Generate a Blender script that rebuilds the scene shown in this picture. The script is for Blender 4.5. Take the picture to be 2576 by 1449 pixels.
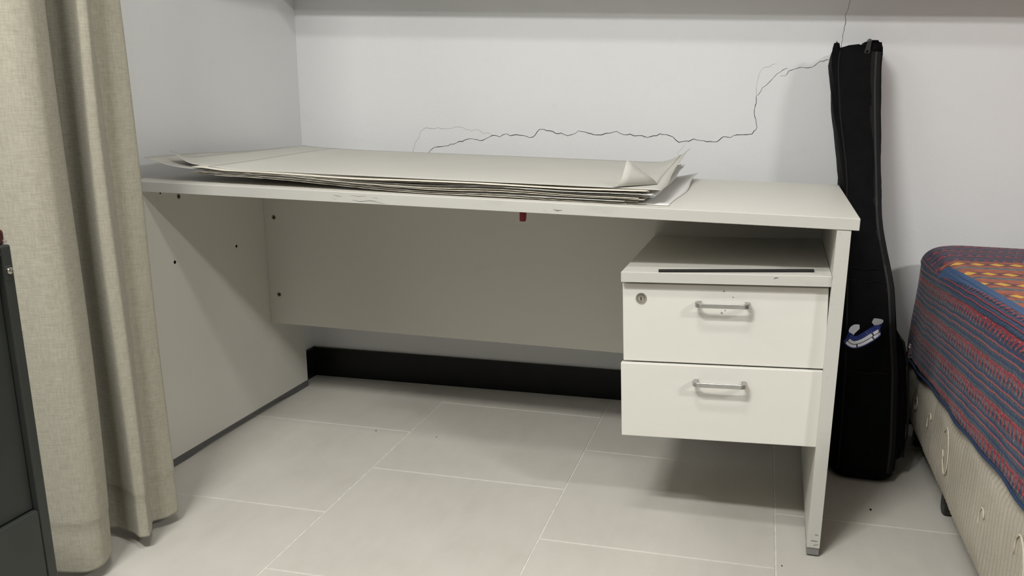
import bpy, bmesh, math, random
from mathutils import Vector, Matrix
for o in list(bpy.data.objects): bpy.data.objects.remove(o, do_unlink=True)
SC = bpy.context.scene
COL = SC.collection
random.seed(7)

# ------------------------------------------------------------------ camera
F_PX, PX, PY = 2158.0, 187.56, 66.81
CAM = Vector((-0.1955, -1.7509, 0.9618))
YAW, PITCH, ROLL = -0.1957, 0.2531, -0.0249
cyw, syw, cpt, spt = math.cos(YAW), math.sin(YAW), math.cos(PITCH), math.sin(PITCH)
fw = Vector((syw*cpt, cyw*cpt, -spt)); rt = Vector((cyw, -syw, 0)); dn = fw.cross(rt)
RT = rt*math.cos(ROLL) + dn*math.sin(ROLL)
DN = -rt*math.sin(ROLL) + dn*math.cos(ROLL)
cd = bpy.data.cameras.new('camera'); cam = bpy.data.objects.new('camera', cd); COL.objects.link(cam)
cd.sensor_width = 36.0; cd.lens = F_PX/2576*36.0
cd.shift_x = -PX/2576; cd.shift_y = PY/2576; cd.clip_start = 0.05
cam.matrix_world = Matrix(((RT.x, -DN.x, -fw.x, CAM.x), (RT.y, -DN.y, -fw.y, CAM.y), (RT.z, -DN.z, -fw.z, CAM.z), (0, 0, 0, 1)))
SC.camera = cam

def ray(u, v):
    return RT*((u-1288-PX)/F_PX) + DN*((v-724.5-PY)/F_PX) + fw
def hit(u, v, p0, n):
    r = ray(u, v); p0 = Vector(p0); n = Vector(n)
    return CAM + r*((p0-CAM).dot(n)/r.dot(n))

# ------------------------------------------------------------------ world, exposure, ceiling lamps
w = bpy.data.worlds.new('world'); SC.world = w; w.use_nodes = True
w.node_tree.nodes['Background'].inputs[0].default_value = (0.9, 0.95, 1.0, 1)
w.node_tree.nodes['Background'].inputs[1].default_value = 0.02
vs = SC.view_settings
vs.view_transform = 'Standard'; vs.look = 'None'; vs.gamma = 1.0; vs.use_curve_mapping = False
vs.exposure = 0.0
LAMPS = [  # x, y, z, length (along x), width, watts, colour
    (-1.05, -1.75, 2.52, .60, .16, 58, (1.0, 0.99, 0.96)),
    (2.20, -1.95, 2.52, .60, .16, 66, (1.0, 0.99, 0.96)),
    (-0.60, -1.00, 2.52, .60, .16, 14, (1.0, 0.99, 0.96)),
]
ROOM = dict(xr=3.4, yf=-4.6, zc=2.6)

# ------------------------------------------------------------------ helpers
def tag(o, label=None, cat=None, group=None, kind=None):
    if label: o['label'] = label
    if cat: o['category'] = cat
    if group: o['group'] = group
    if kind: o['kind'] = kind
    return o
def link(name, me, mat=None, parent=None, loc=None):
    o = bpy.data.objects.new(name, me); COL.objects.link(o)
    if mat is not None and me is not None and len(me.materials) == 0: me.materials.append(mat)
    if parent: o.parent = parent
    if loc: o.location = loc
    return o
def empty(name, loc=(0, 0, 0), rz=0, parent=None):
    o = bpy.data.objects.new(name, None); COL.objects.link(o); o.location = loc
    o.rotation_euler = (0, 0, rz); o.empty_display_size = 0.05
    if parent: o.parent = parent
    return o
def finish(bm, name, mat, parent=None, smooth=False, loc=None, angle=None):
    me = bpy.data.meshes.new(name)
    bmesh.ops.recalc_face_normals(bm, faces=bm.faces[:])
    bm.to_mesh(me); bm.free()
    if smooth:
        for p in me.polygons: p.use_smooth = True
        if angle:
            try: me.set_sharp_from_angle(angle=angle)
            except Exception: pass
    return link(name, me, mat, parent, loc)
def add_box(bm, x0, x1, y0, y1, z0, z1, bev=0.0, seg=2):
    r = bmesh.ops.create_cube(bm, size=1.0)
    vsx = r['verts']
    for v in vsx:
        v.co = Vector((x0+(v.co.x+.5)*(x1-x0), y0+(v.co.y+.5)*(y1-y0), z0+(v.co.z+.5)*(z1-z0)))
    if bev > 0:
        es = {e for v in vsx for e in v.link_edges}
        bmesh.ops.bevel(bm, geom=list(es), offset=bev, segments=seg, affect='EDGES', profile=0.5)
def box(name, x0, x1, y0, y1, z0, z1, mat, parent=None, bev=0.0015, seg=2):
    bm = bmesh.new(); add_box(bm, x0, x1, y0, y1, z0, z1, bev, seg)
    return finish(bm, name, mat, parent)
def add_loft(bm, rings, close=True, cap=True):
    R = [[bm.verts.new(p) for p in ring] for ring in rings]
    n = len(R[0])
    for a, b in zip(R[:-1], R[1:]):
        for i in range(n if close else n-1):
            j = (i+1) % n
            bm.faces.new((a[i], a[j], b[j], b[i]))
    if cap and close:
        bm.faces.new(R[0]); bm.faces.new(R[-1])
    return R
def add_tube(bm, pts, r, n=8):
    pts = [Vector(p) for p in pts]; rings = []
    for i, p in enumerate(pts):
        t = (pts[min(i+1, len(pts)-1)] - pts[max(i-1, 0)]).normalized()
        a = Vector((0, 0, 1)) if abs(t.z) < .9 else Vector((1, 0, 0))
        s = t.cross(a).normalized(); q = s.cross(t)
        rr = r[i] if isinstance(r, (list, tuple)) else r
        rings.append([p + (s*math.cos(2*math.pi*k/n) + q*math.sin(2*math.pi*k/n))*rr for k in range(n)])
    add_loft(bm, rings)
def tube(name, pts, r, mat, parent=None, n=8):
    bm = bmesh.new(); add_tube(bm, pts, r, n); return finish(bm, name, mat, parent, smooth=True)
def add_lathe(bm, c, axis, prof, n=20):
    c = Vector(c); axis = Vector(axis).normalized()
    a = Vector((0, 0, 1)) if abs(axis.z) < .9 else Vector((1, 0, 0))
    s = axis.cross(a).normalized(); q = s.cross(axis)
    rings = [[c + axis*h + (s*math.cos(2*math.pi*k/n) + q*math.sin(2*math.pi*k/n))*r for k in range(n)] for r, h in prof]
    add_loft(bm, rings)
def lathe(name, c, axis, prof, mat, parent=None, n=20, smooth=True):
    bm = bmesh.new(); add_lathe(bm, c, axis, prof, n); return finish(bm, name, mat, parent, smooth, angle=.6)
def ribbon_bm(pts, widths, nrm, th):
    """thin raised strip along a polyline lying on a plane with normal nrm"""
    bm = bmesh.new(); nrm = Vector(nrm).normalized(); pts = [Vector(p) for p in pts]; rings = []
    for i, p in enumerate(pts):
        t = (pts[min(i+1, len(pts)-1)] - pts[max(i-1, 0)]).normalized()
        s = t.cross(nrm).normalized(); wd = widths[i] if isinstance(widths, (list, tuple)) else widths
        rings.append([p - s*wd/2, p + s*wd/2, p + s*wd/2 + nrm*th, p - s*wd/2 + nrm*th])
    add_loft(bm, rings)
    return bm
def spline(pts, per=8):
    out = []; P = [Vector(p) for p in pts]
    for i in range(len(P)-1):
        p0 = P[max(i-1, 0)]; p1 = P[i]; p2 = P[i+1]; p3 = P[min(i+2, len(P)-1)]
        for k in range(per):
            t = k/per
            out.append(0.5*((2*p1) + (p2-p0)*t + (2*p0-5*p1+4*p2-p3)*t*t + (3*p1-p0-3*p2+p3)*t*t*t))
    out.append(P[-1]); return out
def sstep(a, b, x):
    t = max(0, min(1, (x-a)/(b-a))); return t*t*(3-2*t)
def interp(tab, z):
    if z <= tab[0][0]: return tab[0][1]
    for (a, va), (b, vb) in zip(tab[:-1], tab[1:]):
        if z <= b: return va + (vb-va)*(z-a)/(b-a)
    return tab[-1][1]

# ------------------------------------------------------------------ materials
def srgb(r, g, b):
    f = lambda c: (c/255/12.92) if c/255 <= .04045 else ((c/255+.055)/1.055)**2.4
    return (f(r), f(g), f(b))
class MB:
    def __init__(s, name):
        s.m = bpy.data.materials.new(name); s.m.use_nodes = True; s.t = s.m.node_tree
        s.b = s.t.nodes['Principled BSDF']
    def n(s, typ, **kw):
        nd = s.t.nodes.new(typ)
        for k, v in kw.items(): setattr(nd, k, v)
        return nd
    def put(s, sock, v):
        if isinstance(v, (int, float)): sock.default_value = v
        elif isinstance(v, tuple): sock.default_value = (v[0], v[1], v[2], 1) if len(sock.default_value) == 4 else v
        else: s.t.links.new(v, sock)
    def M(s, op, a, b=0.0, c=None):
        nd = s.n('ShaderNodeMath', operation=op); s.put(nd.inputs[0], a); s.put(nd.inputs[1], b)
        if c is not None: s.put(nd.inputs[2], c)
        return nd.outputs[0]
    def mix(s, f, a, b):
        nd = s.n('ShaderNodeMix', data_type='RGBA'); s.put(nd.inputs['Factor'], f)
        s.put(nd.inputs[6], a); s.put(nd.inputs[7], b); return nd.outputs[2]
    def obj(s):
        return s.n('ShaderNodeTexCoord').outputs['Object']
    def xyz(s):
        nd = s.n('ShaderNodeSeparateXYZ'); s.t.links.new(s.obj(), nd.inputs[0]); return nd.outputs
    def noise(s, scale, detail=3, rough=.5, stretch=None, dist=0):
        mp = s.n('ShaderNodeMapping'); s.t.links.new(s.obj(), mp.inputs[0])
        if stretch: mp.inputs['Scale'].default_value = stretch
        nz = s.n('ShaderNodeTexNoise'); nz.inputs['Scale'].default_value = scale
        nz.inputs['Detail'].default_value = detail; nz.inputs['Roughness'].default_value = rough
        nz.inputs['Distortion'].default_value = dist
        s.t.links.new(mp.outputs[0], nz.inputs['Vector']); return nz.outputs['Fac']
    def ramp(s, f, a, b):
        nd = s.n('ShaderNodeMapRange'); s.put(nd.inputs[0], f); nd.inputs[1].default_value = a; nd.inputs[2].default_value = b
        return nd.outputs[0]
    def bump(s, h, strength, dist=.001):
        nd = s.n('ShaderNodeBump'); nd.inputs['Strength'].default_value = strength; nd.inputs['Distance'].default_value = dist
        s.put(nd.inputs['Height'], h); s.t.links.new(nd.outputs[0], s.b.inputs['Normal'])
    def base(s, col, rough=.5, metal=0, spec=None):
        s.put(s.b.inputs['Base Color'], col); s.put(s.b.inputs['Roughness'], rough); s.b.inputs['Metallic'].default_value = metal
        if spec is not None: s.b.inputs['Specular IOR Level'].default_value = spec
def simple(name, col, rough=.5, metal=0, spec=None, var=.06, vscale=18, bumpscale=None, bstr=.1):
    k = MB(name)
    c2 = tuple(x*(1-var*2) for x in col)
    k.base(k.mix(k.ramp(k.noise(vscale, 4), .35, .75), col, c2), rough, metal, spec)
    if bumpscale: k.bump(k.noise(bumpscale, 3), bstr)
    return k.m

k = MB('wall_paint')
base = k.mix(k.ramp(k.noise(3.0, 4), .4, .8), (.80, .81, .815), (.775, .785, .79))
smudge = k.ramp(k.noise(9, 5, .6), .63, .80)
k.base(k.mix(k.M('MULTIPLY', smudge, .18), base, (.62, .60, .56)), .75, 0, .25)
k.bump(k.M('ADD', k.noise(170, 3, .6), k.M('MULTIPLY', k.noise(40, 2), .6)), .22, .0016)
M_WALL = k.m
M_WALL2 = simple('bounce_cut_brown', (.060, .038, .022), .6)  # invented dark brown for the unseen walls, keeps bounce fill low and warm
M_CEIL = simple('ceiling_paint', (.78, .77, .74), .8)
k = MB('tile_ceramic')
st = k.noise(26, 5, .6, (1.0, .35, 1))
c1 = k.mix(k.ramp(st, .3, .75), (.545, .525, .475), (.495, .475, .425))
k.base(k.mix(k.ramp(k.noise(4, 3), .3, .8), c1, (.57, .55, .50)), .52, 0, .35)
k.bump(k.noise(120, 4, .65), .12, .001)
M_TILE = k.m
M_GROUT = simple('grout', (.70, .68, .62), .9, var=.12, vscale=60)
M_SKIRT = simple('black_skirting', (.006, .006, .006), .45, spec=.3, var=.2)
def laminate(name, col, rough, grime=.25):
    k = MB(name)
    g = k.ramp(k.noise(14, 6, .65, (.35, 1, 1)), .58, .82)
    sp = k.ramp(k.noise(95, 2), .70, .78)
    c = k.mix(k.M('MULTIPLY', g, grime), col, tuple(x*.62 for x in col))
    k.base(k.mix(k.M('MULTIPLY', sp, .12*grime*4), c, (.30, .27, .22)), rough, 0, .4)
    k.bump(k.noise(600, 2), .03, .0005)
    return k.m
M_LAM = laminate('white_laminate', (.635, .622, .570), .42, .12)
M_EDGE = laminate('worn_edge_band', (.54, .535, .495), .4, .55)
M_DRAWER = laminate('drawer_laminate', (.70, .69, .635), .4, .10)
M_FOOT = simple('grey_foot_plastic', (.10, .10, .10), .5)
M_FOOTM = simple('grey_foot_cap', (.22, .22, .21), .45)
M_ALU = simple('brushed_aluminium', (.55, .55, .54), .38, 1.0, var=.05, vscale=80)
M_STEEL = simple('nickel_steel', (.50, .48, .43), .28, 1.0, var=.1, vscale=100)
M_BRASS = simple('dull_fitting', (.34, .30, .22), .4, .8, var=.15, vscale=200)
M_BLACK = simple('black_hole', (.004, .004, .004), .9, spec=.1)
M_BSTICK = simple('black_plastic_strip', (.008, .008, .009), .5)
M_RED = simple('dark_red_plastic', (.20, .006, .016), .4)
def paper(name, col):
    k = MB(name)
    k.base(k.mix(k.ramp(k.noise(5, 4), .3, .8), col, tuple(x*.94 for x in col)), .75, 0, .2)
    k.b.inputs['Subsurface Weight'].default_value = 0.0
    k.bump(k.noise(60, 3), .06, .001); return k.m
M_PTOP = paper('paper_grey_cream', (.55, .54, .495))
M_PCREAM = paper('paper_cream', (.70, .66, .57))
M_PWHITE = paper('paper_white', (.76, .76, .74))
k = MB('curtain_linen')
wv = k.M('ADD', k.noise(420, 2, .6, (1, 1, .12)), k.noise(420, 2, .6, (.12, .12, 1)))
slub = k.ramp(k.noise(120, 4, .7, (.3, .3, 1.6)), .35, .75)
cc = k.mix(k.ramp(wv, .75, 1.25), (.325, .307, .245), (.41, .392, .318))
k.base(k.mix(k.M('MULTIPLY', slub, .25), cc, (.46, .43, .34)), .9, 0, .1)
k.b.inputs['Sheen Weight'].default_value = .1
k.bump(wv, .35, .0008)
M_CURT = k.m
M_CAB = simple('dark_grey_enamel', (.034, .038, .034), .42, spec=.4, var=.08)
M_CABIN = simple('dark_grey_panel', (.028, .032, .028), .5, spec=.4, var=.08)
M_MAROON = simple('maroon_cover', (.05, .006, .005), .35)
k = MB('bag_nylon')
k.base(k.mix(k.ramp(k.noise(30, 4), .35, .75), (.0018, .0018, .0024), (.0035, .0035, .004)), .8, 0, .12)
k.bump(k.M('ADD', k.noise(700, 2, .5, (1, 1, .2)), k.noise(14, 3)), .25, .002)
M_BAG = k.m
M_BAGTRIM = simple('bag_webbing', (.004, .004, .0045), .7, spec=.2, bumpscale=500, bstr=.3)
M_ZIP = simple('zip_black', (.004, .004, .004), .5, spec=.4)
M_PULL = simple('dark_zip_pull', (.05, .05, .048), .45, .6)
M_SILVER = simple('silver_zip_pull', (.75, .75, .73), .3, 1.0, var=.05)
M_TBLUE = simple('tag_blue', srgb(28, 48, 120), .35)
M_TWHITE = simple('tag_white', (.72, .73, .76), .4, var=.03)
M_TINK = simple('tag_ink', (.05, .06, .12), .5)
M_CRACK = simple('crack_dark', (.045, .042, .04), 1.0, spec=0)
M_HAIR = simple('crack_hairline', (.33, .32, .31), 1.0, spec=0)
M_SCUFF = simple('scuff_grey', (.22, .21, .19), .8)
M_PLINTH = simple('black_castor', (.006, .006, .006), .5)
# box-spring ticking
k = MB('ticking')
nz = k.ramp(k.noise(260, 3), .3, .75)
k.base(k.mix(nz, (.45, .415, .345), (.37, .34, .28)), .85, 0, .15)
k.bump(k.noise(300, 3), .25, .001)
M_TICK = k.m
M_EMB = simple('embroidery_cream', (.60, .55, .43), .7, var=.1, vscale=200, bumpscale=900, bstr=.4)
# bedspread: rows of stitched triangles and lines
k = MB('bedspread')
X, Y, Z = k.xyz()
nd = k.noise(14, 3)
wob = k.M('MULTIPLY', k.M('SUBTRACT', nd, .5), .012)
edge = k.M('MULTIPLY_ADD', k.M('SUBTRACT', .40, Y), .10, .268)            # x of the blue band
inner = k.M('MULTIPLY', k.M('GREATER_THAN', X, edge), k.M('LESS_THAN', Y, .50))
inner = k.M('MULTIPLY', inner, k.M('GREATER_THAN', Z, .52))
rear = k.M('MULTIPLY', k.M('GREATER_THAN', Y, .50), k.M('GREATER_THAN', Z, .545))
side_d = k.M('ADD', k.M('ADD', k.M('SUBTRACT', .590, Z), k.M('MAXIMUM', k.M('SUBTRACT', edge, X), 0.0)), wob)
rear_d = k.M('ADD', k.M('SUBTRACT', Y, .485), wob)
d = k.M('ADD', k.M('MULTIPLY', rear, rear_d), k.M('MULTIPLY', k.M('SUBTRACT', 1, rear), side_d))
al = k.M('ADD', k.M('MULTIPLY', rear, X), k.M('MULTIPLY', k.M('SUBTRACT', 1, rear), Y))
per = .074
ph = k.M('MULTIPLY', k.M('FRACT', k.M('DIVIDE', d, per)), per)
r = k.M('DIVIDE', k.M('SUBTRACT', ph, .012), .031)
inrow = k.M('MULTIPLY', k.M('GREATER_THAN', r, 0.0), k.M('LESS_THAN', r, 1.0))
tri = k.M('MULTIPLY', k.M('ABSOLUTE', k.M('SUBTRACT', k.M('FRACT', k.M('DIVIDE', k.M('ADD', al, wob), .023)), .5)), 2.0)
red_tri = k.M('MULTIPLY', inrow, k.M('GREATER_THAN', tri, k.M('MULTIPLY', r, .95)))
def line(c, wdt): return k.M('LESS_THAN', k.M('ABSOLUTE', k.M('SUBTRACT', ph, c)), wdt)
ln = k.M('MAXIMUM', line(.051, .0016), line(.067, .0016))
lnd = k.M('MAXIMUM', k.M('MAXIMUM', line(.0540, .0016), line(.0700, .0016)), line(.0105, .0016))
navy = k.mix(k.ramp(k.noise(90, 4, .6), .3, .75), srgb(30, 55, 86), srgb(20, 40, 68))
dark = (.004, .006, .016)
redc = k.mix(k.ramp(k.noise(160, 3), .4, .7), srgb(140, 32, 44), srgb(92, 22, 38))
stitch = k.M('MULTIPLY', inrow, k.M('MULTIPLY', k.M('LESS_THAN', k.M('ABSOLUTE', k.M('SUBTRACT', tri, k.M('MULTIPLY', r, .95))), .14), k.M('GREATER_THAN', k.noise(220, 2), .57)))
col = k.mix(lnd, navy, dark)
col = k.mix(inrow, col, srgb(26, 34, 62))
col = k.mix(red_tri, col, redc)
col = k.mix(k.M('MULTIPLY', stitch, .4), col, srgb(190, 180, 175))
col = k.mix(ln, col, srgb(150, 48, 60))
# inner field: rows across the bed
pr = .120
q = k.M('MULTIPLY', k.M('FRACT', k.M('DIVIDE', k.M('ADD', k.M('SUBTRACT', .50, Y), wob), pr)), pr)
def band(a, b): return k.M('MULTIPLY', k.M('GREATER_THAN', q, a), k.M('LESS_THAN', q, b))
field = k.mix(k.ramp(k.noise(60, 4), .35, .7), srgb(190, 100, 66), srgb(150, 74, 50))
stripe = k.M('GREATER_THAN', k.M('FRACT', k.M('DIVIDE', q, .011)), .72)
field = k.mix(stripe, field, srgb(72, 36, 44))
diam = k.M('ABSOLUTE', k.M('SUBTRACT', k.M('FRACT', k.M('DIVIDE', X, .045)), .5))
yr = k.M('ABSOLUTE', k.M('DIVIDE', k.M('SUBTRACT', q, .034), .040))
field = k.mix(band(.018, .05), field, srgb(92, 48, 52))
field = k.mix(k.M('MULTIPLY', band(.018, .05), k.M('LESS_THAN', k.M('ADD', diam, yr), .42)), field, srgb(214, 164, 60))
field = k.mix(band(.076, .098), field, k.mix(k.ramp(k.noise(70, 2), .45, .55), srgb(96, 110, 112), srgb(70, 82, 88)))
col = k.mix(inner, col, field)
bandm = k.M('MULTIPLY', k.M('LESS_THAN', k.M('ABSOLUTE', k.M('SUBTRACT', X, edge)), .011), k.M('MULTIPLY', k.M('LESS_THAN', Y, .47), k.M('GREATER_THAN', Z, .52)))
col = k.mix(bandm, col, srgb(40, 74, 116))
k.base(col, .85, 0, .15)
k.b.inputs['Sheen Weight'].default_value = .15
k.bump(k.M('ADD', k.M('MULTIPLY', k.M('SINE', k.M('MULTIPLY', d, 420)), .5), k.noise(80, 3)), .6, .003)
M_SPREAD = k.m
M_SPEDGE = simple('bedspread_edge', srgb(30, 56, 92), .85, var=.1, vscale=60)
k = MB('lamp_glow'); k.base((.9, .9, .9), .5)
k.b.inputs['Emission Color'].default_value = (1, .98, .94, 1); k.b.inputs['Emission Strength'].default_value = 3.0
M_GLOW = k.m
M_LAMPBODY = simple('lamp_white_enamel', (.8, .8, .8), .4)

# ------------------------------------------------------------------ room
WS = .0287                                     # the back wall runs slightly askew to the tiles
def wall_y(x): return .8585 + WS*(x+.5)
def wall_x(y): return -1.690 + .0425*y          # left wall
XR, YF, ZC = ROOM['xr'], ROOM['yf'], ROOM['zc']
corner = (-1.6555, wall_y(-1.6555))
def wall_prism(name, a, b, th, z0, z1, mat, side):
    a = Vector((a[0], a[1], 0)); b = Vector((b[0], b[1], 0)); t = (b-a).normalized(); n = Vector((t.y, -t.x, 0))*side
    bm = bmesh.new()
    for z in (0,): pass
    ring = [a, b, b+n*th, a+n*th]
    add_loft(bm, [[p + Vector((0, 0, z0)) for p in ring], [p + Vector((0, 0, z1)) for p in ring]])
    return finish(bm, name, mat)
cl = corner; cf = (wall_x(YF), YF)
wb = wall_prism('wall_back', cl, (XR, wall_y(XR)), .12, 0, ZC, M_WALL, -1); tag(wb, 'white plastered back wall behind the desk with a long crack', kind='structure')
wl = wall_prism('wall_left', cf, cl, .12, 0, ZC, M_WALL, -1); tag(wl, 'white plastered left wall', kind='structure')
wr = wall_prism('wall_right', (XR, wall_y(XR)), (XR, YF), .12, 0, ZC, M_WALL2, -1); tag(wr, 'unseen right wall, made dark brown to cut bounce light', kind='structure')
wf = wall_prism('wall_front', (XR, YF), cf, .12, 0, ZC, M_WALL2, -1); tag(wf, 'unseen wall behind the viewer, made dark brown to cut bounce light', kind='structure')
ce = box('ceiling', -1.95, XR+.12, YF-.12, 1.1, ZC, ZC+.1, M_CEIL, bev=0); tag(ce, 'white ceiling', kind='structure')
# floor: grout bed with tiles standing a hair proud of it
fl = box('floor', -1.95, XR+.12, YF-.12, 1.1, -.06, -.0012, M_GROUT, bev=0); tag(fl, 'pale grout floor under beige tiles', kind='structure')
TW, TS, TX, TY, G = .5157, .5037, -.1061, -.3342, .0017
full = None
for c in range(-4, 8):
    for j in range(-10, 5):
        off = 0.0 if (c % 2 == 0) else .5
        x0 = TX + c*TW; x1 = x0+TW; y0 = TY + (j+off)*TS; y1 = y0+TS
        cx0, cx1 = max(x0, -1.85), min(x1, XR+.05); cy0, cy1 = max(y0, YF-.05), min(y1, .93)
        if cx1-cx0 < .02 or cy1-cy0 < .02: continue
        isfull = abs((cx1-cx0)-TW) < 1e-6 and abs((cy1-cy0)-TS) < 1e-6
        if isfull and full is not None:
            o = link('tile', full, None, fl, (x0, y0, 0))
        else:
            bm = bmesh.new(); add_box(bm, G, cx1-cx0-G, G, cy1-cy0-G, -.008, 0, .0009, 1)
            o = finish(bm, 'tile', M_TILE, fl, loc=(cx0, cy0, 0))
            if isfull: full = o.data
bt = .012
bb = wall_prism('baseboard_back', (cl[0]+.0, wall_y(cl[0])), (XR, wall_y(XR)), bt, 0, .0986, M_SKIRT, 1); tag(bb, 'black skirting along the back wall', kind='structure')
bl = wall_prism('baseboard_left', cf, cl, bt, 0, .0986, M_SKIRT, 1); tag(bl, 'black skirting along the left wall', kind='structure')
# shelf on the back wall and ledge on the left wall, above the picture: they throw the shadow along the top of the walls
LZ, LD, LDL = 1.305, .255, .04
lb = wall_prism('trim_1', cl, (XR, wall_y(XR)), LD, LZ, LZ+.03, M_WALL, 1); tag(lb, 'white shelf along the back wall above the desk', kind='structure')
ll = wall_prism('trim_2', (wall_x(-.05), -.05), cl, LDL, 1.235, 1.335, M_WALL, 1); tag(ll, 'white ledge along the left wall above the desk', kind='structure')

# cracks in the back wall
WN = Vector((WS, -1, 0)).normalized()           # out of the wall, into the room
WP = Vector((-.5, .8585, 0))
def onwall(u, v): return hit(u, v, WP, WN) - WN*.00045
def crack(name, px, wpx, mat, jit=1.6):
    pts = []
    for (a, b) in zip(px[:-1], px[1:]):
        L = math.hypot(b[0]-a[0], b[1]-a[1]); n = max(1, int(L/7))
        for i in range(n):
            t = i/n; jx = random.uniform(-jit, jit) if i else 0; jy = random.uniform(-jit, jit) if i else 0
            pts.append((a[0]+(b[0]-a[0])*t+jx, a[1]+(b[1]-a[1])*t+jy))
    pts.append(px[-1])
    P = [onwall(*p) for p in pts]
    Wd = [wpx*.00072*random.uniform(.6, 1.25)*(.4 if i in (0, len(P)-1) else 1) for i in range(len(P))]
    o = finish(ribbon_bm(P, Wd, WN, .0007), name, mat, wb)
    return o
def c3(x, y): return (1000+x*.3106, 60+y*.3106)     # crop pixels to photo pixels
def c4(x, y): return (1700+x*.34, y*.34)
main = [c3(*p) for p in ((236, 1078), (262, 1030), (300, 1000), (410, 988), (480, 962), (570, 933), (690, 944), (770, 903), (828, 916), (882, 890), (912, 906), (960, 898), (1020, 904), (1065, 920), (1095, 918), (1150, 855), (1185, 854), (1300, 890), (1325, 884), (1378, 906), (1440, 888), (1465, 866), (1560, 888), (1600, 900), (1650, 900), (1690, 886), (1775, 870), (1835, 898), (1880, 892), (1920, 908), (1980, 905), (2025, 920), (2100, 906), (2125, 890), (2170, 896), (2230, 915), (2280, 960), (2340, 948))]
main += [c4(*p) for p in ((95, 1046), (132, 1028), (200, 1040), (230, 1048), (310, 1046), (346, 1014), (410, 1016), (430, 1002), (565, 991), (601, 940), (594, 905), (581, 842), (596, 760), (597, 706))]
crack('crack', main, 2.5, M_CRACK)
crack('crack', [c4(*p) for p in ((597, 706), (610, 703), (640, 650), (680, 620), (720, 578), (775, 532), (790, 518), (830, 505))], 1.7, M_CRACK)
crack('crack', [c4(*p) for p in ((770, 562), (808, 562), (835, 525), (920, 498), (985, 502), (1035, 480), (1070, 453), (1136, 443), (1190, 432))], 1.8, M_CRACK)
crack('crack', [c4(*p) for p in ((597, 706), (600, 620), (620, 542), (650, 500), (690, 495), (720, 475), (748, 471))], 1.1, M_HAIR)
crack('crack', [c4(*p) for p in ((1292, -20), (1290, 10), (1278, 60), (1258, 105), (1256, 175), (1240, 240), (1236, 290), (1226, 330), (1215, 420))], 2.0, M_CRACK)
crack('crack', [c3(*p) for p in ((122, 1070), (126, 1015), (145, 960), (172, 925), (186, 870), (226, 842), (270, 846), (330, 840), (380, 850), (440, 846), (465, 836), (515, 836), (600, 868), (625, 856), (665, 862), (690, 888), (735, 880), (770, 903))], 1.3, M_HAIR)
crack('crack', [c3(*p) for p in ((2340, 948), (2325, 985), (2270, 1040), (2280, 1120))], .8, M_HAIR)

# ------------------------------------------------------------------ ceiling lamps (out of frame)
for i, (lx, ly, lz, ll_, lw_, wt, colr) in enumerate(LAMPS):
    t = tag(empty('ceiling_lamp', (lx, ly, lz)), ('white panel lamp on the ceiling at the curtain side', 'white panel lamp on the ceiling beyond the bed', 'dim white panel lamp on the ceiling over the middle of the room')[i], 'lamp', 'ceiling lamps')
    box('housing', -ll_/2-.03, ll_/2+.03, -lw_/2-.02, lw_/2+.02, .02, .08, M_LAMPBODY, t, .006)
    box('diffuser', -ll_/2, ll_/2, -lw_/2, lw_/2, .004, .02, M_GLOW, t, .004)
    ld = bpy.data.lights.new('lamp_light', 'AREA'); ld.shape = 'RECTANGLE'; ld.size = ll_; ld.size_y = lw_; ld.energy = wt; ld.color = colr
    lo = bpy.data.objects.new('lamp_light', ld); COL.objects.link(lo); lo.parent = t; lo.location = (0, 0, 0)

# ------------------------------------------------------------------ desk (built in desk coordinates: front right corner at 0,0)
H, TH, DEP, LFT = .735, .024, .692, -1.667
DR = -0.0157
desk = tag(empty('desk', (0, 0, 0), DR), 'long white laminate office desk with panel legs', 'desk')
bm = bmesh.new(); add_box(bm, LFT, 0, .0012, DEP, H-TH, H, .0012, 2)
finish(bm, 'desktop', M_LAM, desk)
box('edge_band', LFT, 0, -.0008, .0014, H-TH+.0006, H-.0006, M_EDGE, desk, .0004, 1)
box('edge_band', -.0012, .0008, .002, DEP, H-TH+.0006, H-.0006, M_EDGE, desk, .0004, 1)
def panel(name, x0, x1, ft, fb):
    bm = bmesh.new(); add_box(bm, x0, x1, 0, DEP-.01, .02, H-TH, .001, 1)
    for v in bm.verts:
        f = (v.co.z-.02)/(H-TH-.02); k_ = 1 - v.co.y/(DEP-.01)
        v.co.y += (fb + (ft-fb)*f)*k_
    return finish(bm, name, M_LAM, desk)
panel('side_panel', -.0417, -.0143, .001, -.013)
box('edge_band', -.0415, -.0145, -.0148, -.0128, .0215, .60, M_EDGE, desk, .0004, 1)
panel('side_panel', -1.655, -1.6275, .004, .004)
desk_edge = [o for o in desk.children if o.name.startswith('edge_band')][-1]
me = desk_edge.data                                # follow the lean of the right panel
for v in me.vertices:
    f = (v.co.z-.02)/(H-TH-.02); v.co.y += .0135*f + .0002
    if v.co.z > .55: v.co.z = H-TH-.0008
box('modesty_panel', -1.6275, -.0417, .496, .514, .264, H-TH, M_LAM, desk, .0008, 1)
# feet: arched dark strip under the left panel, grey cap under the right
def arch_strip(name, x0, x1, y0, y1, mat):
    bm = bmesh.new(); rings = []
    for i in range(25):
        y = y0 + (y1-y0)*i/24
        e = min((y-y0), (y1-y))
        zb = .0005 + .0125*sstep(.05, .20, e)
        rings.append([(x0, y, zb), (x1, y, zb), (x1, y, .0205), (x0, y, .0205)])
    add_loft(bm, rings); return finish(bm, name, mat, desk)
arch_strip('foot_strip', -1.653, -1.6265, .006, .68, M_FOOT)
box('foot_cap', -.0412, -.0148, -.0125, .03, .0035, .0205, M_FOOTM, desk, .001)
box('foot_glide', -.038, -.018, -.006, .02, 0, .004, M_BLACK, desk, .001)
arch_strip('foot_strip', -.040, -.016, .03, .68, M_FOOT)
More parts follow.
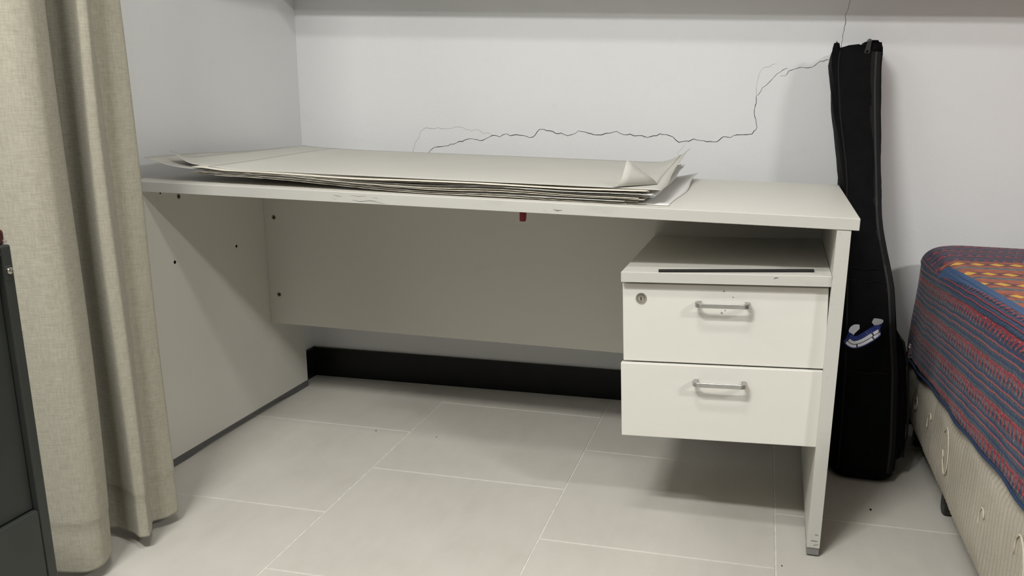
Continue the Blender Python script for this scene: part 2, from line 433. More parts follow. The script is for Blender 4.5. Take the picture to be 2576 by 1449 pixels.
# fittings and drilled holes
def fitting(c, ax):
    o = lathe('screw_fitting', c, ax, [(.0001, -.001), (.0062, -.001), (.0068, .0006), (.0052, .0012), (.0036, .0006), (.0001, .0006)], M_BRASS, desk, 18)
    lathe('socket', Vector(c)+Vector(ax)*.0004, ax, [(.0001, 0), (.0030, 0), (.0028, .0006), (.0001, .0006)], M_BLACK, o, 12)
def hole(c, ax, r):
    lathe('drilled_hole', c, ax, [(.0001, -.001), (r, -.001), (r, .0002), (.0001, .0003)], M_BLACK, desk, 14)
fitting((-1.6275, .134, .685), (1, 0, 0)); fitting((-1.595, .496, .586), (0, -1, 0)); fitting((-1.594, .496, .354), (0, -1, 0))
hole((-1.6275, .069, .700), (1, 0, 0), .0026); hole((-1.6275, .354, .522), (1, 0, 0), .0042); hole((-1.6275, .097, .524), (1, 0, 0), .0045)
# scuffs on the front edge band and the right leg
def desk_pt(u, v, y0):
    n = Vector((-math.sin(DR), math.cos(DR), 0)); p = hit(u, v, n*y0, n)
    c_, s_ = math.cos(DR), math.sin(DR)
    return Vector((p.x*c_ + p.y*s_, -p.x*s_ + p.y*c_, p.z))
def scuff(px, wmm, y0=-.0009):
    P = [desk_pt(u, v, y0) + Vector((0, .0001, 0)) for u, v in px]
    finish(ribbon_bm(P, [wmm/1000*(.35 if i in (0, len(P)-1) else 1) for i in range(len(P))], (0, -1, 0), .0002), 'scuff_mark', M_SCUFF, desk)
for px, wd in ((((838, 490), (848, 493), (860, 494)), 1.3), (((882, 492), (905, 494), (922, 493)), 1.0), (((886, 503), (905, 507), (930, 505), (948, 506)), 1.3), (((938, 497), (950, 499)), 2.0), (((930, 506), (955, 510), (968, 513)), .9), (((1392, 527), (1402, 530), (1414, 529)), 3.0), (((1368, 528), (1378, 535)), .8), (((838, 501), (846, 501)), 1.2)):
    scuff(px, wd)
for px, wd in ((((2050, 1345), (2058, 1347)), 4), (((2040, 1360), (2056, 1362)), 5), (((2046, 1372), (2058, 1370)), 4)):
    scuff(px, wd, -.0146)

# red peg hanging under the desktop
bm = bmesh.new()
add_loft(bm, [[(-.7035+a, .024+b, z) for a, b in ((0, 0), (w_, 0), (w_, .010), (0, .010))] for z, w_ in ((.7112, .0135), (.695, .0130), (.688, .0120))] )
bmesh.ops.bevel(bm, geom=bm.edges[:], offset=.0012, segments=2, affect='EDGES')
peg = finish(bm, 'plastic_peg', M_RED)
peg.matrix_world = Matrix.Rotation(DR, 4, 'Z')
tag(peg, 'small dark red plastic peg hanging under the desk edge', 'peg')

# ------------------------------------------------------------------ drawer unit hung on the right panel, sagging to the left
TILT = .046
unit = tag(empty('drawer_unit'), 'white two-drawer unit hung under the right end of the desk', 'drawers')
unit.matrix_world = Matrix.Rotation(DR, 4, 'Z') @ Matrix.Translation((-.0425, .001, .6165)) @ Matrix.Rotation(-TILT, 4, 'Y')
UW = .4305
box('top_panel', -UW, 0, 0, .487, -.022, 0, M_LAM, unit, .0008, 1)
box('edge_band', -UW, 0, -.0010, .0008, -.0216, -.0004, M_EDGE, unit, .0004, 1)
box('side_panel', -UW+.002, -UW+.018, .036, .487, -.372, -.0222, M_LAM, unit, .0008, 1)
sp_ = box('side_panel', -.018, 0, .036, .487, -.372, -.0222, M_LAM, unit, .0008, 1)
for v in sp_.data.vertices: v.co.x += v.co.z*math.tan(TILT)     # stays flush with the leg it hangs on
box('back_panel', -UW+.018, -.022, .474, .487, -.36, -.0222, M_LAM, unit, .0008, 1)
def handle(parent, cx, zc, yf):
    wd, pr, hh = .108, .027, .0095
    path = spline([(cx-wd/2+.005, yf, 0), (cx-wd/2+.0015, yf-.010, 0), (cx-wd/2+.001, yf-.019, 0), (cx-wd/2+.008, yf-pr, 0), (cx-wd/2+.020, yf-pr-.0005, 0), (cx, yf-pr-.001, 0), (cx+wd/2-.020, yf-pr-.0005, 0), (cx+wd/2-.008, yf-pr, 0), (cx+wd/2-.001, yf-.019, 0), (cx+wd/2-.0015, yf-.010, 0), (cx+wd/2-.005, yf, 0)], 4)
    bm = bmesh.new(); rings = []
    n_ = len(path)
    for i, p in enumerate(path):
        t = (path[min(i+1, n_-1)]-path[max(i-1, 0)]).normalized(); s = Vector((0, 0, 1)).cross(t)
        e = min(i, n_-1-i); h = hh; th_ = .0085 - .0048*sstep(9, 17, e)
        rings.append([p + s*a*th_/2 + Vector((0, 0, zc + b*h/2)) for a, b in ((-1, -1), (1, -1), (1, 1), (-1, 1))])
    add_loft(bm, rings)
    bmesh.ops.bevel(bm, geom=[e for e in bm.edges], offset=.0006, segments=1, affect='EDGES')
    return finish(bm, 'handle', M_ALU, parent, smooth=True, angle=.5)
def drawer(x0, x1, z0, z1, yf, hc, hz, lock):
    e = empty('drawer', parent=unit)
    fr = box('drawer_front', x0, x1, yf, yf+.016, z0, z1, M_DRAWER, e, .0016, 2)
    bx = box('drawer_box', x0+.024, x1-.024, yf+.016, .46, z0+.018, z1-.02, M_LAM, e, .001, 1)
    handle(e, hc, hz, yf)
    if lock:
        c_ = Vector((lock[0], yf, lock[1]))
        lathe('lock', c_, (0, -1, 0), [(.0001, -.002), (.0115, -.002), (.0120, .001), (.0110, .0024), (.0086, .0026), (.0082, .0014), (.0076, .0014), (.0072, .0036), (.0001, .0038)], M_STEEL, e, 28)
        box('keyhole', c_.x-.0008, c_.x+.0008, yf-.0044, yf-.0034, c_.z-.0042, c_.z+.0042, M_BLACK, e, 0)
    return e
drawer(-UW+.0, -.004, -.2005, -.028, .017, -.2165, -.066, (-.390, -.060))
drawer(-UW-.0045, -.0085, -.3725, -.2035, .009, -.2195, -.2370, None)
# chip mark on the unit's edge
bm = ribbon_bm([(-.1135, -.0011, -.0075), (-.1115, -.0011, -.0055), (-.1055, -.0011, -.0055)], .0012, (0, -1, 0), .0002); finish(bm, 'chip_mark', M_BLACK, unit)
for px_, pz_, rr in ((-.215, -.0402, .0022), (-.196, -.0525, .0018), (-.2190, -.0870, .0026), (-.2120, -.0815, .0018)):
    bm = bmesh.new(); add_lathe(bm, (px_, .0171, pz_), (0, -1, 0), [(.0001, 0), (rr, 0), (rr*.8, .0003), (.0001, .0003)], 10); finish(bm, 'smudge', M_HAIR, unit)
stick = tag(box('plastic_strip', -.353, -.0335, 0, .0095, .0002, .0055, M_BSTICK, None, .0008), 'thin black plastic strip lying on top of the drawer unit', 'strip')
stick.matrix_world = unit.matrix_world @ Matrix.Translation((0, .041, 0)) @ Matrix.Rotation(.112, 4, 'Z')

# ------------------------------------------------------------------ stack of large sheets on the desk
NS = 19
SX, SY = 74, 30
X0, X1, Y0, Y1 = -1.64, -.37, .0, .69
NZ = [[random.uniform(0, 6.28) for _ in range(6)] for _ in range(NS)]
def gap(i, x, y):
    a = NZ[i]
    g = 1.0 + 1.05*math.sin(2.3*x*3.1+a[0]) * math.sin(1.1*x*2.2+a[1]+y) + .6*math.sin(11*x+a[2])
    return .5 + max(0, g)**1.6
def stack_bot(x, y):
    lift = .0165*(1-sstep(-1.45, -.85, x))
    return H + .0008 + lift*(1-.35*sstep(.2, .6, y))
def stack_top(x, y):
    t = sstep(.05, .62, y)
    f = .767 + .0115*t
    f += .008*(1-sstep(-1.52, -1.40, x)) * (1-t*.6)
    return f
GRID = {}
def layer_z(i, x, y):
    key = (round(x, 3), round(y, 3))
    if key not in GRID:
        acc = [0.0]
        for k_ in range(1, NS): acc.append(acc[-1] + gap(k_, x, y*.6))
        GRID[key] = [a/acc[-1] for a in acc]
    f = GRID[key][i]
    b = stack_bot(x, y); t = stack_top(x, y)
    return b + f*(t-b)
def curl(i, x, y):
    f = i/(NS-1); z = 0
    rr = sstep(.15, .62, y)*max(0, (x+.50)/.10)**2
    z += rr*(.006 + .026*f + (.014 if i >= NS-2 else 0))
    if i == 0: z = .016*sstep(.3, .66, y)*max(0, (x+.47)/.09)**1.5
    ll_ = max(0, (-1.50-x)/.13)**2
    z += ll_*(.012+.012*f) * (1-.5*sstep(.1, .5, y))
    return z
def fold(p, a, b, ang, rad=.008):
    """bend the part of a sheet that lies beyond the line a-b (left side) upward by ang"""
    d2 = (b-a).normalized(); nrm = Vector((-d2.y, d2.x)); q_ = Vector((p.x, p.y))
    dist = (q_-a).dot(nrm)
    if dist <= 0: return p
    arc = rad*ang
    if dist < arc:
        th_ = dist/rad; hx = rad*math.sin(th_); hz = rad*(1-math.cos(th_))
    else:
        hx = rad*math.sin(ang) + (dist-arc)*math.cos(ang); hz = rad*(1-math.cos(ang)) + (dist-arc)*math.sin(ang)
    base_ = q_ - nrm*dist + nrm*hx
    return Vector((base_.x, base_.y, p.z+hz))
def sheet(i, x0, x1, y0, y1, rot, mat, folds=(), th=.0005, tear=0.0):
    bm = bmesh.new(); cxm, cym = (x0+x1)/2, (y0+y1)/2
    grid = []
    for a in range(SX+1):
        col_ = []
        for b in range(SY+1):
            u = a/SX; v = b/SY
            u = .5-.5*math.cos(math.pi*u) if False else u
            x = x0+(x1-x0)*u; y = y0+(y1-y0)*v
            if b == 0: y += .0025*math.sin(9*x+NZ[i][3]) + (random.uniform(-.002, .002) if tear else 0)
            if a == SX: x += .004*math.sin(14*y+NZ[i][4])
            xr = cxm + (x-cxm)*math.cos(rot) - (y-cym)*math.sin(rot); yr = cym + (x-cxm)*math.sin(rot) + (y-cym)*math.cos(rot)
            p = Vector((xr, yr, layer_z(i, max(X0, min(X1, xr)), max(Y0, min(Y1, yr))) + curl(i, xr, yr)))
            for fa, fb, an, rd in folds: p = fold(p, Vector(fa), Vector(fb), an, rd)
            col_.append(bm.verts.new(p))
        grid.append(col_)
    for a in range(SX):
        for b in range(SY):
            bm.faces.new((grid[a][b], grid[a+1][b], grid[a+1][b+1], grid[a][b+1]))
    o = finish(bm, 'paper_sheet', mat, None, smooth=True)
    if sum(p.normal.z for p in o.data.polygons) < 0: o.data.flip_normals()
    md = o.modifiers.new('thick', 'SOLIDIFY'); md.thickness = th; md.offset = 1
    o.matrix_world = Matrix.Rotation(DR, 4, 'Z')
    return o
GRP = 'large paper sheets stacked on the desk'
for i in range(NS):
    if i == 0:
        o = sheet(0, -1.20, -.380, .045, .672, 0, M_PWHITE, th=.0012)
        o.name = 'white_board'; tag(o, 'stiff white sheet at the bottom of the paper stack on the desk', 'paper', GRP)
    elif i == NS-1:
        o = sheet(i, -1.475, -.425, .050, .655, .0, M_PTOP, [((-.43, .150), (-.515, .040), math.radians(118), .010)])
        tag(o, 'topmost grey-cream paper sheet with its front right corner folded up', 'paper', GRP)
    elif i == NS-2:
        o = sheet(i, -1.585, -.405, .055, .668, .03*0, M_PTOP, [((-1.49, .03), (-1.59, .16), .5, .06)])
        tag(o, 'second sheet from the top of the stack, its left corner curled up', 'paper', GRP)
    elif i == NS-6:
        o = sheet(i, -1.632, -.44, .030, .66, .0, M_PTOP, [])
        tag(o, 'sheet whose long left tip curls up beyond the rest of the stack', 'paper', GRP)
    else:
        x1 = (-.408 - .022*random.random()) if i > 9 else ((-.425 - .03*random.random()) if i > 4 else random.uniform(-.475, -.45))
        o = sheet(i, random.uniform(-1.53, -1.44), x1, random.uniform(.022, .058), random.uniform(.62, .665), random.uniform(-.004, .004), random.choice((M_PCREAM, M_PCREAM, M_PWHITE)), th=.0005, tear=1)
        tag(o, 'cream paper sheet within the large paper stack on the desk', 'paper', GRP)

# ------------------------------------------------------------------ curtain
CP = [(-1.515, -.215), (-1.49, -.199), (-1.452, -.197), (-1.433, -.213), (-1.438, -.238), (-1.456, -.259), (-1.432, -.290), (-1.411, -.324), (-1.424, -.336), (-1.455, -.318), (-1.505, -.303), (-1.580, -.318), (-1.585, -.345), (-1.520, -.352), (-1.470, -.364), (-1.440, -.396), (-1.428, -.440), (-1.445, -.466), (-1.495, -.478), (-1.555, -.482), (-1.60, -.51), (-1.58, -.55)]
CPv = [Vector((p[0], p[1], 0)) for p in CP]
sm = spline(CPv, 7); pl = [CPv[i].lerp(CPv[i+1], k_/7) for i in range(len(CPv)-1) for k_ in range(7)] + [CPv[-1]]
prof = [a.lerp(b, .45) for a, b in zip(sm, pl)]
bm = bmesh.new(); rings = []
zs = [.028, .032, .06, .10, .124, .128, .135, .18] + [.25+.09*i for i in range(26)]
for zi, z in enumerate(zs):
    ring = []
    for i, p in enumerate(prof):
        a = i/len(prof)
        sw = .0035*math.sin(z*2.6+a*9) + .0022*math.sin(z*6.1+a*17)
        flare = 1 + .03*max(0, 1-z/.9)
        cx_, cy_ = -1.47, -.33
        t = (prof[min(i+1, len(prof)-1)]-prof[max(i-1, 0)]).normalized(); nn = Vector((-t.y, t.x, 0))*-1
        off = .0012 if z < .126 else 0
        cz_ = 0.006*sstep(.3, .03, z)*math.sin(a*23+1) if False else 0
        q_ = Vector((cx_ + (p.x-cx_)*flare + sw, cy_ + (p.y-cy_)*flare + sw*.6, z)) + nn*off
        if zi < 2: q_.z += .004*math.sin(a*21)
        ring.append(q_)
    rings.append(ring)
add_loft(bm, rings, close=False, cap=False)
cu = finish(bm, 'curtain', M_CURT, None, smooth=True)
md = cu.modifiers.new('thick', 'SOLIDIFY'); md.thickness = .0016
tag(cu, 'sage-khaki linen curtain hanging in folds beside the desk', 'curtain')
cr_ = box('curtain_rail', -1.53, -1.44, -1.2, .35, 2.50, 2.60, M_LAMPBODY, None, .003); tag(cr_, 'white curtain rail under the ceiling', 'rail')

# ------------------------------------------------------------------ metal cabinet at the left edge
CX, CY, CZ = -1.12, -.8455, .7586
cab = tag(empty('metal_cabinet', (CX, CY, 0)), 'dark grey metal cabinet standing in front of the curtain', 'cabinet')
CL, CD_ = .80, .38
box('carcass', -CD_, -.018, -CL, 0, .0, CZ, M_CAB, cab, .003)
box('frame_stile', -.018, 0, -.0145, 0, 0, CZ, M_CAB, cab, .002)
box('frame_stile', -.018, 0, -CL, -CL+.0145, 0, CZ, M_CAB, cab, .002)
box('frame_rail', -.018, 0, -CL+.0145, -.0145, CZ-.013, CZ, M_CAB, cab, .002)
box('frame_rail', -.018, -.001, -CL+.0145, -.0145, .0, .397, M_CAB, cab, .003)
box('recessed_panel', -.02, -.009, -CL+.016, -.016, .399, CZ-.015, M_CABIN, cab, .001)
lathe('bolt', (0.001, -.0085, .7265), (1, 0, 0), [(.0001, -.001), (.0046, -.001), (.0044, .0024), (.003, .0036), (.0001, .004)], M_STEEL, cab, 16)
box('bolt_plate', -.001, .0012, -.0138, -.0028, .714, .733, M_CAB, cab, .001)
case = tag(empty('flat_case', (CX, CY, CZ)), 'dark maroon flat case lying on the grey metal cabinet', 'case')
box('case_body', -.20, -.002, -.30, -.004, .0003, .0200, M_MAROON, case, .004, 3)
box('corner_stud', -.006, -.0005, -.009, -.003, .002, .007, M_SILVER, case, .001)

# ------------------------------------------------------------------ guitar bag standing between desk and bed
XL = [(0, .040), (.02, .032), (.30, .026), (.50, .018), (.74, .014), (.80, .006), (.92, -.020), (1.05, -.036), (1.105, -.030)]
XRr = [(0, .196), (.02, .204), (.10, .205), (.30, .186), (.41, .168), (.51, .156), (.58, .140), (.65, .126), (.81, .112), (1.0, .100), (1.09, .098), (1.105, .092)]
YFt = [(0, .412), (.02, .400), (.30, .398), (.42, .412), (.50, .440), (.56, .490), (.62, .560), (.70, .615), (.85, .660), (1.105, .735)]
YBk = [(0, .755), (.05, .775), (.25, .80), (.45, .80), (.60, .785), (.75, .800), (1.105, .856)]
bag = tag(empty('guitar_bag', (.12, .58, 0)), 'tall black padded guitar bag standing between the desk and the bed', 'guitar bag')
bo = Vector((.12, .58, 0))
def bag_ring(z, n=40, inset=0.0):
    xl, xr_, yf, yb = interp(XL, z)+inset, interp(XRr, z)-inset, interp(YFt, z)+inset, interp(YBk, z)-inset
    ring = []
    for k_ in range(n):
        t = 2*math.pi*k_/n; e = .42
        cx_ = math.copysign(abs(math.cos(t))**e, math.cos(t)); sy_ = math.copysign(abs(math.sin(t))**e, math.sin(t))
        ring.append(Vector(((xl+xr_)/2 + cx_*(xr_-xl)/2, (yf+yb)/2 + sy_*(yb-yf)/2, z)))
    return ring
def bag_front(x_f, z, out=0.001):
    """point on the front face; x_f 0..1 across"""
    xl, xr_, yf = interp(XL, z), interp(XRr, z), interp(YFt, z)
    e = abs(2*x_f-1); back = (1-(1-min(.999, e)**(2/.42))**(.42/2))
    yb = interp(YBk, z)
    return Vector((xl + (xr_-xl)*x_f, yf + back*(yb-yf)/2 - out, z))
bm = bmesh.new(); rings = []
zs = [.0, .006, .02] + [.05+.02*i for i in range(52)] + [1.095, 1.103]
for z in zs:
    ins = .012 if z == 0 else (.004 if z < .01 else (.006 if z > 1.10 else 0))
    rg = bag_ring(min(z, 1.105), inset=ins)
    for k_, p in enumerate(rg):
        wv_ = .0022*math.sin(z*21+k_*.7)*math.sin(z*9+k_*.31) + .0015*math.sin(z*47+k_*1.3)
        p.x += wv_; p.y += wv_*.6
        if z > 1.08: p.z += .006*math.sin(p.x*60) - .004
    rings.append([p-bo for p in rg])
add_loft(bm, rings)
finish(bm, 'bag_body', M_BAG, bag, smooth=True, angle=.9)
def strip_on_front(name, xf, z0, z1, wd, mat, th=.0018, out=.0002, n=40):
    pts = [bag_front(xf, z0+(z1-z0)*i/n, out) - bo for i in range(n+1)]
    nn = Vector((0, -1, .1)) if xf < .85 else Vector((.6, -1, .1))
    return finish(ribbon_bm(pts, wd, nn, th), name, mat, bag, smooth=False)
strip_on_front('piping', .135, .03, 1.085, .004, M_BAGTRIM, .003)
strip_on_front('zip_tape', .845, .03, 1.085, .024, M_BAGTRIM, .0016)
strip_on_front('zip_teeth', .845, .03, 1.085, .005, M_ZIP, .0030)
strip_on_front('piping', .945, .03, 1.085, .004, M_BAGTRIM, .003)
for z in (.30, .520, .548):
    pts = [bag_front(.15+.62*i/10, z+.002*math.sin(i), .0004) - bo for i in range(11)]
    finish(ribbon_bm(pts, .003, (0, -1, 0), .0018), 'seam', M_BAGTRIM, bag)
# top: ear of the binding at the left, zipped corner at the right
ear = bmesh.new()
add_loft(ear, [[Vector((x, y, z))-bo for x, y, z in ((-.035+a*.002, .74, zz), (-.010-a*.003, .74, zz), (-.010-a*.003, .78, zz), (-.035+a*.002, .78, zz))] for a, zz in ((0, 1.06), (1, 1.09), (3, 1.112))])
bmesh.ops.bevel(ear, geom=ear.edges[:], offset=.005, segments=3, affect='EDGES'); finish(ear, 'binding_ear', M_BAG, bag, smooth=True)
tp = bmesh.new()
add_loft(tp, [[Vector((x, y, z))-bo for x, y, z in ((.040+a*.004, .742, zz), (.098-a*.003, .742, zz), (.098-a*.003, .84, zz), (.040+a*.004, .84, zz))] for a, zz in ((0, 1.07), (1, 1.105), (3, 1.116))])
bmesh.ops.bevel(tp, geom=tp.edges[:], offset=.007, segments=3, affect='EDGES'); finish(tp, 'zipped_corner', M_BAG, bag, smooth=True)
def zip_pull(c, mat, s=1.0, lean=0.0, nrm=(0, -1, 0)):
    e = empty('zip_pull', Vector(c)-bo, parent=bag)
    nv = Vector(nrm).normalized(); side = Vector((0, 0, 1)).cross(nv).normalized(); up = Vector((math.sin(lean), 0, math.cos(lean)))
    def P(a, b, h): return side*a*s + up*b*s + nv*h*s
    outer = [(-.004, 0), (.004, 0), (.0058, -.018), (.0048, -.024), (-.0048, -.024), (-.0058, -.018)]
    inner = [(-.002, -.0155), (.002, -.0155), (.0028, -.0185), (.002, -.021), (-.002, -.021), (-.0028, -.0185)]
    bm = bmesh.new()
    vo = [[bm.verts.new(P(a, b, h)) for a, b in outer] for h in (0.002, .0042)]
    vi = [[bm.verts.new(P(a, b, h)) for a, b in inner] for h in (0.002, .0042)]
    for k_ in range(6):
        j_ = (k_+1) % 6
        bm.faces.new((vo[0][k_], vo[0][j_], vo[1][j_], vo[1][k_])); bm.faces.new((vi[0][k_], vi[0][j_], vi[1][j_], vi[1][k_]))
        bm.faces.new((vo[1][k_], vo[1][j_], vi[1][j_], vi[1][k_])); bm.faces.new((vo[0][k_], vo[0][j_], vi[0][j_], vi[0][k_]))
    finish(bm, 'pull_tab', mat, e)
    bm = bmesh.new(); add_lathe(bm, P(0, .003, 0), nv, [(.0001, -.002*s), (.0055*s, -.002*s), (.005*s, .003*s), (.0001, .0045*s)], 12); finish(bm, 'slider', mat, e, smooth=True, angle=.6)
    return e
zip_pull((.058, .735, 1.108), M_PULL, 1.25, .15)
# side pocket toward the bed
pk = bmesh.new(); rings = []
for z, ex in ((.052, 0), (.060, .013), (.09, .018), (.20, .021), (.32, .018), (.375, .010), (.39, 0)):
    x_ = interp(XRr, z); y0_, y1_ = .452, .735
    rings.append([Vector(p)-bo for p in ((x_-.01, y0_-.006, z), (x_+ex*.7, y0_, z), (x_+ex, y0_+.02, z), (x_+ex, y1_-.02, z), (x_+ex*.7, y1_, z), (x_-.01, y1_+.006, z))])
add_loft(pk, rings); finish(pk, 'pocket', M_BAG, bag, smooth=True)
pts = [Vector((interp(XRr, z)+ex, .452, z))-bo for z, ex in ((.06, .014), (.12, .019), (.20, .021), (.30, .019), (.37, .012), (.385, .004))]
tube('pocket_zip', pts, .003, M_ZIP, bag, 6)
zip_pull((.2065, .470, .353), M_SILVER, 1.1, -.05, (.25, -1, 0))
# blue and white band tag looped on the front
def tg(u, v, y): return hit(u, v, (0, y, 0), (0, 1, 0))
TGP = spline([tg(2162, 822, .402), tg(2146, 830, .384), tg(2134, 848, .366), tg(2146, 861, .352), tg(2166, 857, .347), tg(2190, 843, .350), tg(2212, 828, .360), tg(2213, 816, .378), tg(2196, 806, .402)], 6)
NT = len(TGP)-1
def tag_strip(name, t0, t1, v0, v1, off, mat, th=.0006):
    bm = bmesh.new(); rings = []
    n_ = max(6, int((t1-t0)*40))
    cen = sum(TGP, Vector())/len(TGP)
    for k_ in range(n_+1):
        f = (t0+(t1-t0)*k_/n_)*NT; i = min(NT-1, int(f)); fr = f-i
        p = TGP[i].lerp(TGP[i+1], fr); d_ = (TGP[i+1]-TGP[i]).normalized()
        up = Vector((.28, .30, 1)).normalized(); up = (up - d_*up.dot(d_)).normalized()
        nn = d_.cross(up).normalized()
        tt = t0+(t1-t0)*k_/n_; h = .030*(.35+.65*min(1, min(tt, 1-tt)/.14))
        rings.append([p + up*(v0-.5)*h + nn*off - bo, p + up*(v1-.5)*h + nn*off - bo, p + up*(v1-.5)*h + nn*(off+th) - bo, p + up*(v0-.5)*h + nn*(off+th) - bo])
    add_loft(bm, rings)
    return finish(bm, name, mat, tagp)
tagp = empty('luggage_tag', parent=bag)
tag_strip('tag_band', 0, 1, 0, 1, 0, M_TBLUE)
tag_strip('tag_lining', 0, 1, .01, .99, -.0005, M_TWHITE, .0004)
for t0, t1, v0, v1 in ((.30, .64, .36, .60), (.66, .80, .36, .60), (.30, .42, .08, .30), (.44, .62, .08, .30), (.64, .80, .08, .30)):
    tag_strip('printed_panel', t0, t1, v0, v1, .0007, M_TWHITE, .0002)
for t0, t1, v0, v1 in ((.30, .80, .31, .35), (.422, .438, .05, .32), (.622, .638, .05, .32), (.642, .656, .34, .62), (.30, .80, .60, .625)):
    tag_strip('printed_line', t0, t1, v0, v1, .0009, M_TINK, .0002)

# ------------------------------------------------------------------ bed
bed = tag(empty('bed', (.75, -.2, 0)), 'low single bed with ribbed cream base beside the guitar bag', 'bed')
bd = Vector((.75, -.2, 0))
BX0, BX1, BY0, BY1 = .249, 1.20, -1.25, .805
def rr_contour(x0, x1, y0, y1, rad, step=None, npts=None):
    pts = []
    def arc(cx_, cy_, a0, n): 
        return [(cx_+rad*math.cos(a0+math.pi/2*i/n), cy_+rad*math.sin(a0+math.pi/2*i/n)) for i in range(n+1)]
    # left side upward, rear left corner, rear, ...
    A = []
    na = 10
    def seg(p, q_, n): return [(p[0]+(q_[0]-p[0])*i/n, p[1]+(q_[1]-p[1])*i/n) for i in range(1, n)]
    c1_ = [(x0+rad-rad*math.cos(math.pi/2*i/na), y1-rad+rad*math.sin(math.pi/2*i/na)) for i in range(na+1)]
    c2_ = [(x1-rad+rad*math.sin(math.pi/2*i/na), y1-rad+rad*math.cos(math.pi/2*i/na)) for i in range(na+1)]
    c3_ = [(x1-rad+rad*math.cos(math.pi/2*i/na), y0+rad-rad*math.sin(math.pi/2*i/na)) for i in range(na+1)]
    c4_ = [(x0+rad-rad*math.sin(math.pi/2*i/na), y0+rad-rad*math.cos(math.pi/2*i/na)) for i in range(na+1)]
    return c1_ + seg(c1_[-1], c2_[0], 16) + c2_ + seg(c2_[-1], c3_[0], 30) + c3_ + seg(c3_[-1], c4_[0], 16) + c4_ + seg(c4_[-1], c1_[0], 60)
def hem_z(y): return interp([(-1.3, .40), (-.427, .351), (.07, .309), (.67, .262), (.85, .25)], y)
# ribbed base: left side carries real ribs
bm = bmesh.new()
cont = []
base_c = rr_contour(BX0+.004, BX1-.004, BY0, BY1-.004, .07)
dense = []
for p, q_ in zip(base_c, base_c[1:]+base_c[:1]):
    L = math.hypot(q_[0]-p[0], q_[1]-p[1]); n = max(1, int(L/.0032)) if (p[0] < BX0+.05) else 1
    for i in range(n): dense.append((p[0]+(q_[0]-p[0])*i/n, p[1]+(q_[1]-p[1])*i/n))
S = 0; rings = [[] for _ in range(14)]
for idx, p in enumerate(dense):
    pv, nx = dense[idx-1], dense[(idx+1) % len(dense)]
    t = Vector((nx[0]-pv[0], nx[1]-pv[1], 0)).normalized(); nn = Vector((-t.y, t.x, 0))
    S += math.hypot(p[0]-pv[0], p[1]-pv[1])
    for r_ in range(14):
        z = .095 + (.48-.095)*r_/13
        brk = 0 if (int(S/.105)+int(z/.07)) % 3 else .45
        rib = .0030*abs(math.sin(math.pi*S/.019 + .25*math.sin(z*40+S*9)))*(1-brk) + .0014*math.sin(S*16)*math.sin(z*30)
        ins = .010*(1-sstep(.095, .125, z)) + .02*sstep(hem_z(p[1])-.02, hem_z(p[1])+.005, z)
        rings[r_].append(Vector((p[0], p[1], z)) + nn*(rib-ins) - bd)
add_loft(bm, rings)
finish(bm, 'bed_base', M_TICK, bed, smooth=True, angle=1.2)
for fx, fy in ((.30, .27), (.30, -.95), (1.14, .27), (1.14, -.95), (.30, .70), (1.14, .70)):
    e = empty('castor', Vector((fx, fy, 0))-bd, parent=bed)
    lathe('wheel', (-.012, 0, .025), (1, 0, 0), [(.001, 0), (.022, 0), (.025, .004), (.025, .020), (.022, .024), (.001, .024)], M_PLINTH, e, 20)
    box('castor_stem', -.014, .014, -.014, .014, .03, .098, M_PLINTH, e, .002)
# stitched leaf motifs on the base side
def motif(cy_, cz_, ry, rz_, lean, a0=0.2, a1=5.2):
    pts = []
    for i in range(26):
        a = a0+(a1-a0)*i/25
        yy = ry*math.cos(a); zz = rz_*math.sin(a)
        pts.append(Vector((BX0+.0005, cy_+yy*math.cos(lean)-zz*math.sin(lean), cz_+yy*math.sin(lean)+zz*math.cos(lean)))-bd)
    tube('stitched_motif', pts, .0017, M_EMB, bed, 6)
def side_pt(u, v): return hit(u, v, (BX0, 0, 0), (1, 0, 0))
for (u, v, ry, rz_, ln_, a0, a1) in ((2378, 1135, .026, .052, -.30, .9, 6.3), (2336, 1065, .018, .026, .2, -.8, 2.4), (2466, 1310, .016, .026, .1, -.6, 2.6), (2560, 1425, .028, .050, -.3, .3, 5.6), (2304, 1015, .014, .018, .3, 0, 5.6)):
    p = side_pt(u, v); motif(p.y, p.z, ry, rz_, ln_, a0, a1)
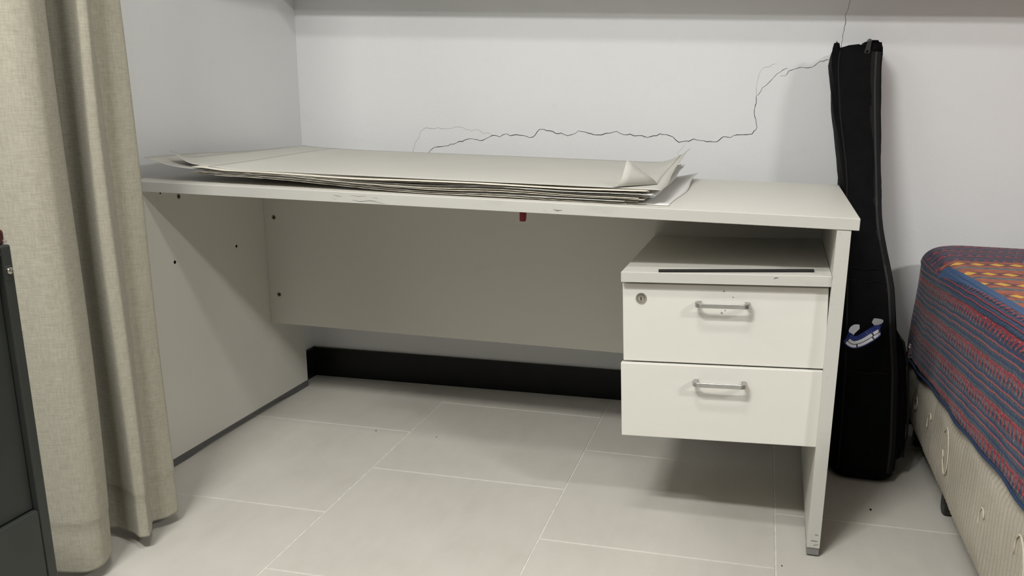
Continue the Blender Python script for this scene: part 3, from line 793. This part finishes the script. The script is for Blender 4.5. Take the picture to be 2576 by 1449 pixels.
# mattress with the bedspread draped over it
spread = tag(empty('bedspread', (.75, -.2, .3)), 'navy quilted bedspread with red stitched triangles and orange centre', 'bedspread')
bs = Vector((.75, -.2, .3))
lay = []
for f in (0, .06, .2, .4, .6, .8, 1.0): lay.append(('side', f))
for a in range(1, 9): lay.append(('round', a/8*math.pi/2))
for d_ in (.02, .05, .09, .14, .20, .27, .34, .395): lay.append(('top', d_))
rings = []
RC = .055; ZT = .578
for kind, f in lay:
    if kind == 'side': ins = .004*f; rad = .10
    elif kind == 'round': ins = .004 + RC*(1-math.cos(f)); rad = max(.03, .10-ins*.5)
    else: ins = .004 + RC + f; rad = max(.012, .07-f*.2)
    c_ = rr_contour(BX0-.003+ins, BX1+.003-ins, BY0-.003+ins, BY1+.003-ins, rad)
    ring = []
    for i, (x, y) in enumerate(c_):
        hz_ = hem_z(y)
        if kind == 'side': z = hz_ + (ZT-RC-hz_)*f; wv_ = .002*(1-f)*math.sin(i*.9) + .0025*math.sin(i*.37+f*5)
        elif kind == 'round': z = ZT-RC+RC*math.sin(f); wv_ = .0015*math.sin(i*.5)
        else: z = ZT + .004*math.sin(x*9)*math.sin(y*7+1) - .0; wv_ = 0
        nx_ = -1 if x < .5 else (1 if x > 1.0 else 0)
        ring.append(Vector((x+wv_*nx_, y, z)))
    rings.append(ring)
bm = bmesh.new(); add_loft(bm, rings, cap=False)
top = bm.verts[:][-len(rings[0]):]
bm.faces.new(top)
me = bpy.data.meshes.new('quilt'); bmesh.ops.recalc_face_normals(bm, faces=bm.faces[:]); bm.to_mesh(me); bm.free()
for p in me.polygons: p.use_smooth = True
qo = link('quilt', me, M_SPREAD, spread)
qo.matrix_parent_inverse = Matrix.Translation(-bs)          # mesh keeps room coordinates for its pattern
md = qo.modifiers.new('thick', 'SOLIDIFY'); md.thickness = .006; md.offset = -1
# hem stitching: whipped edge
hem = [Vector((p.x-.001, p.y, p.z)) - bs for p in rings[0] if p.x < .45 and p.y > -.9]
hem.sort(key=lambda p: p.y)
bm = bmesh.new()
hp = spline(hem, 6)
for i in range(0, len(hp)-1, 1):
    pass
add_tube(bm, hp, .0032, 6)
finish(bm, 'hem_cord', M_SPEDGE, spread, smooth=True)
mt = box('mattress', BX0+.02-bd.x, BX1-.02-bd.x, BY0+.02-bd.y, BY1-.02-bd.y, .482, .560, M_TICK, bed, .03, 3)
for v in mt.data.vertices: pass

# ------------------------------------------------------------------ specks of dirt on the floor
for n_, (u, v, r_) in enumerate(((2190, 1283, .0028), (1967, 1424, .0016), (1098, 1100, .0015), (946, 1084, .0018))):
    p = hit(u, v, (0, 0, 0), (0, 0, 1))
    bm = bmesh.new(); bmesh.ops.create_icosphere(bm, subdivisions=1, radius=r_)
    for v_ in bm.verts: v_.co = Vector((v_.co.x, v_.co.y*1.7, v_.co.z*.5+r_*.45))
    o = finish(bm, 'dirt_crumb', M_BLACK, None, loc=p)
    tag(o, ('dark crumb on the tile in front of the guitar bag', 'tiny dark crumb on the tile beside the right desk leg', 'tiny dark crumb on the middle tile under the desk', 'tiny dark crumb on a tile joint under the desk')[n_], 'crumb')
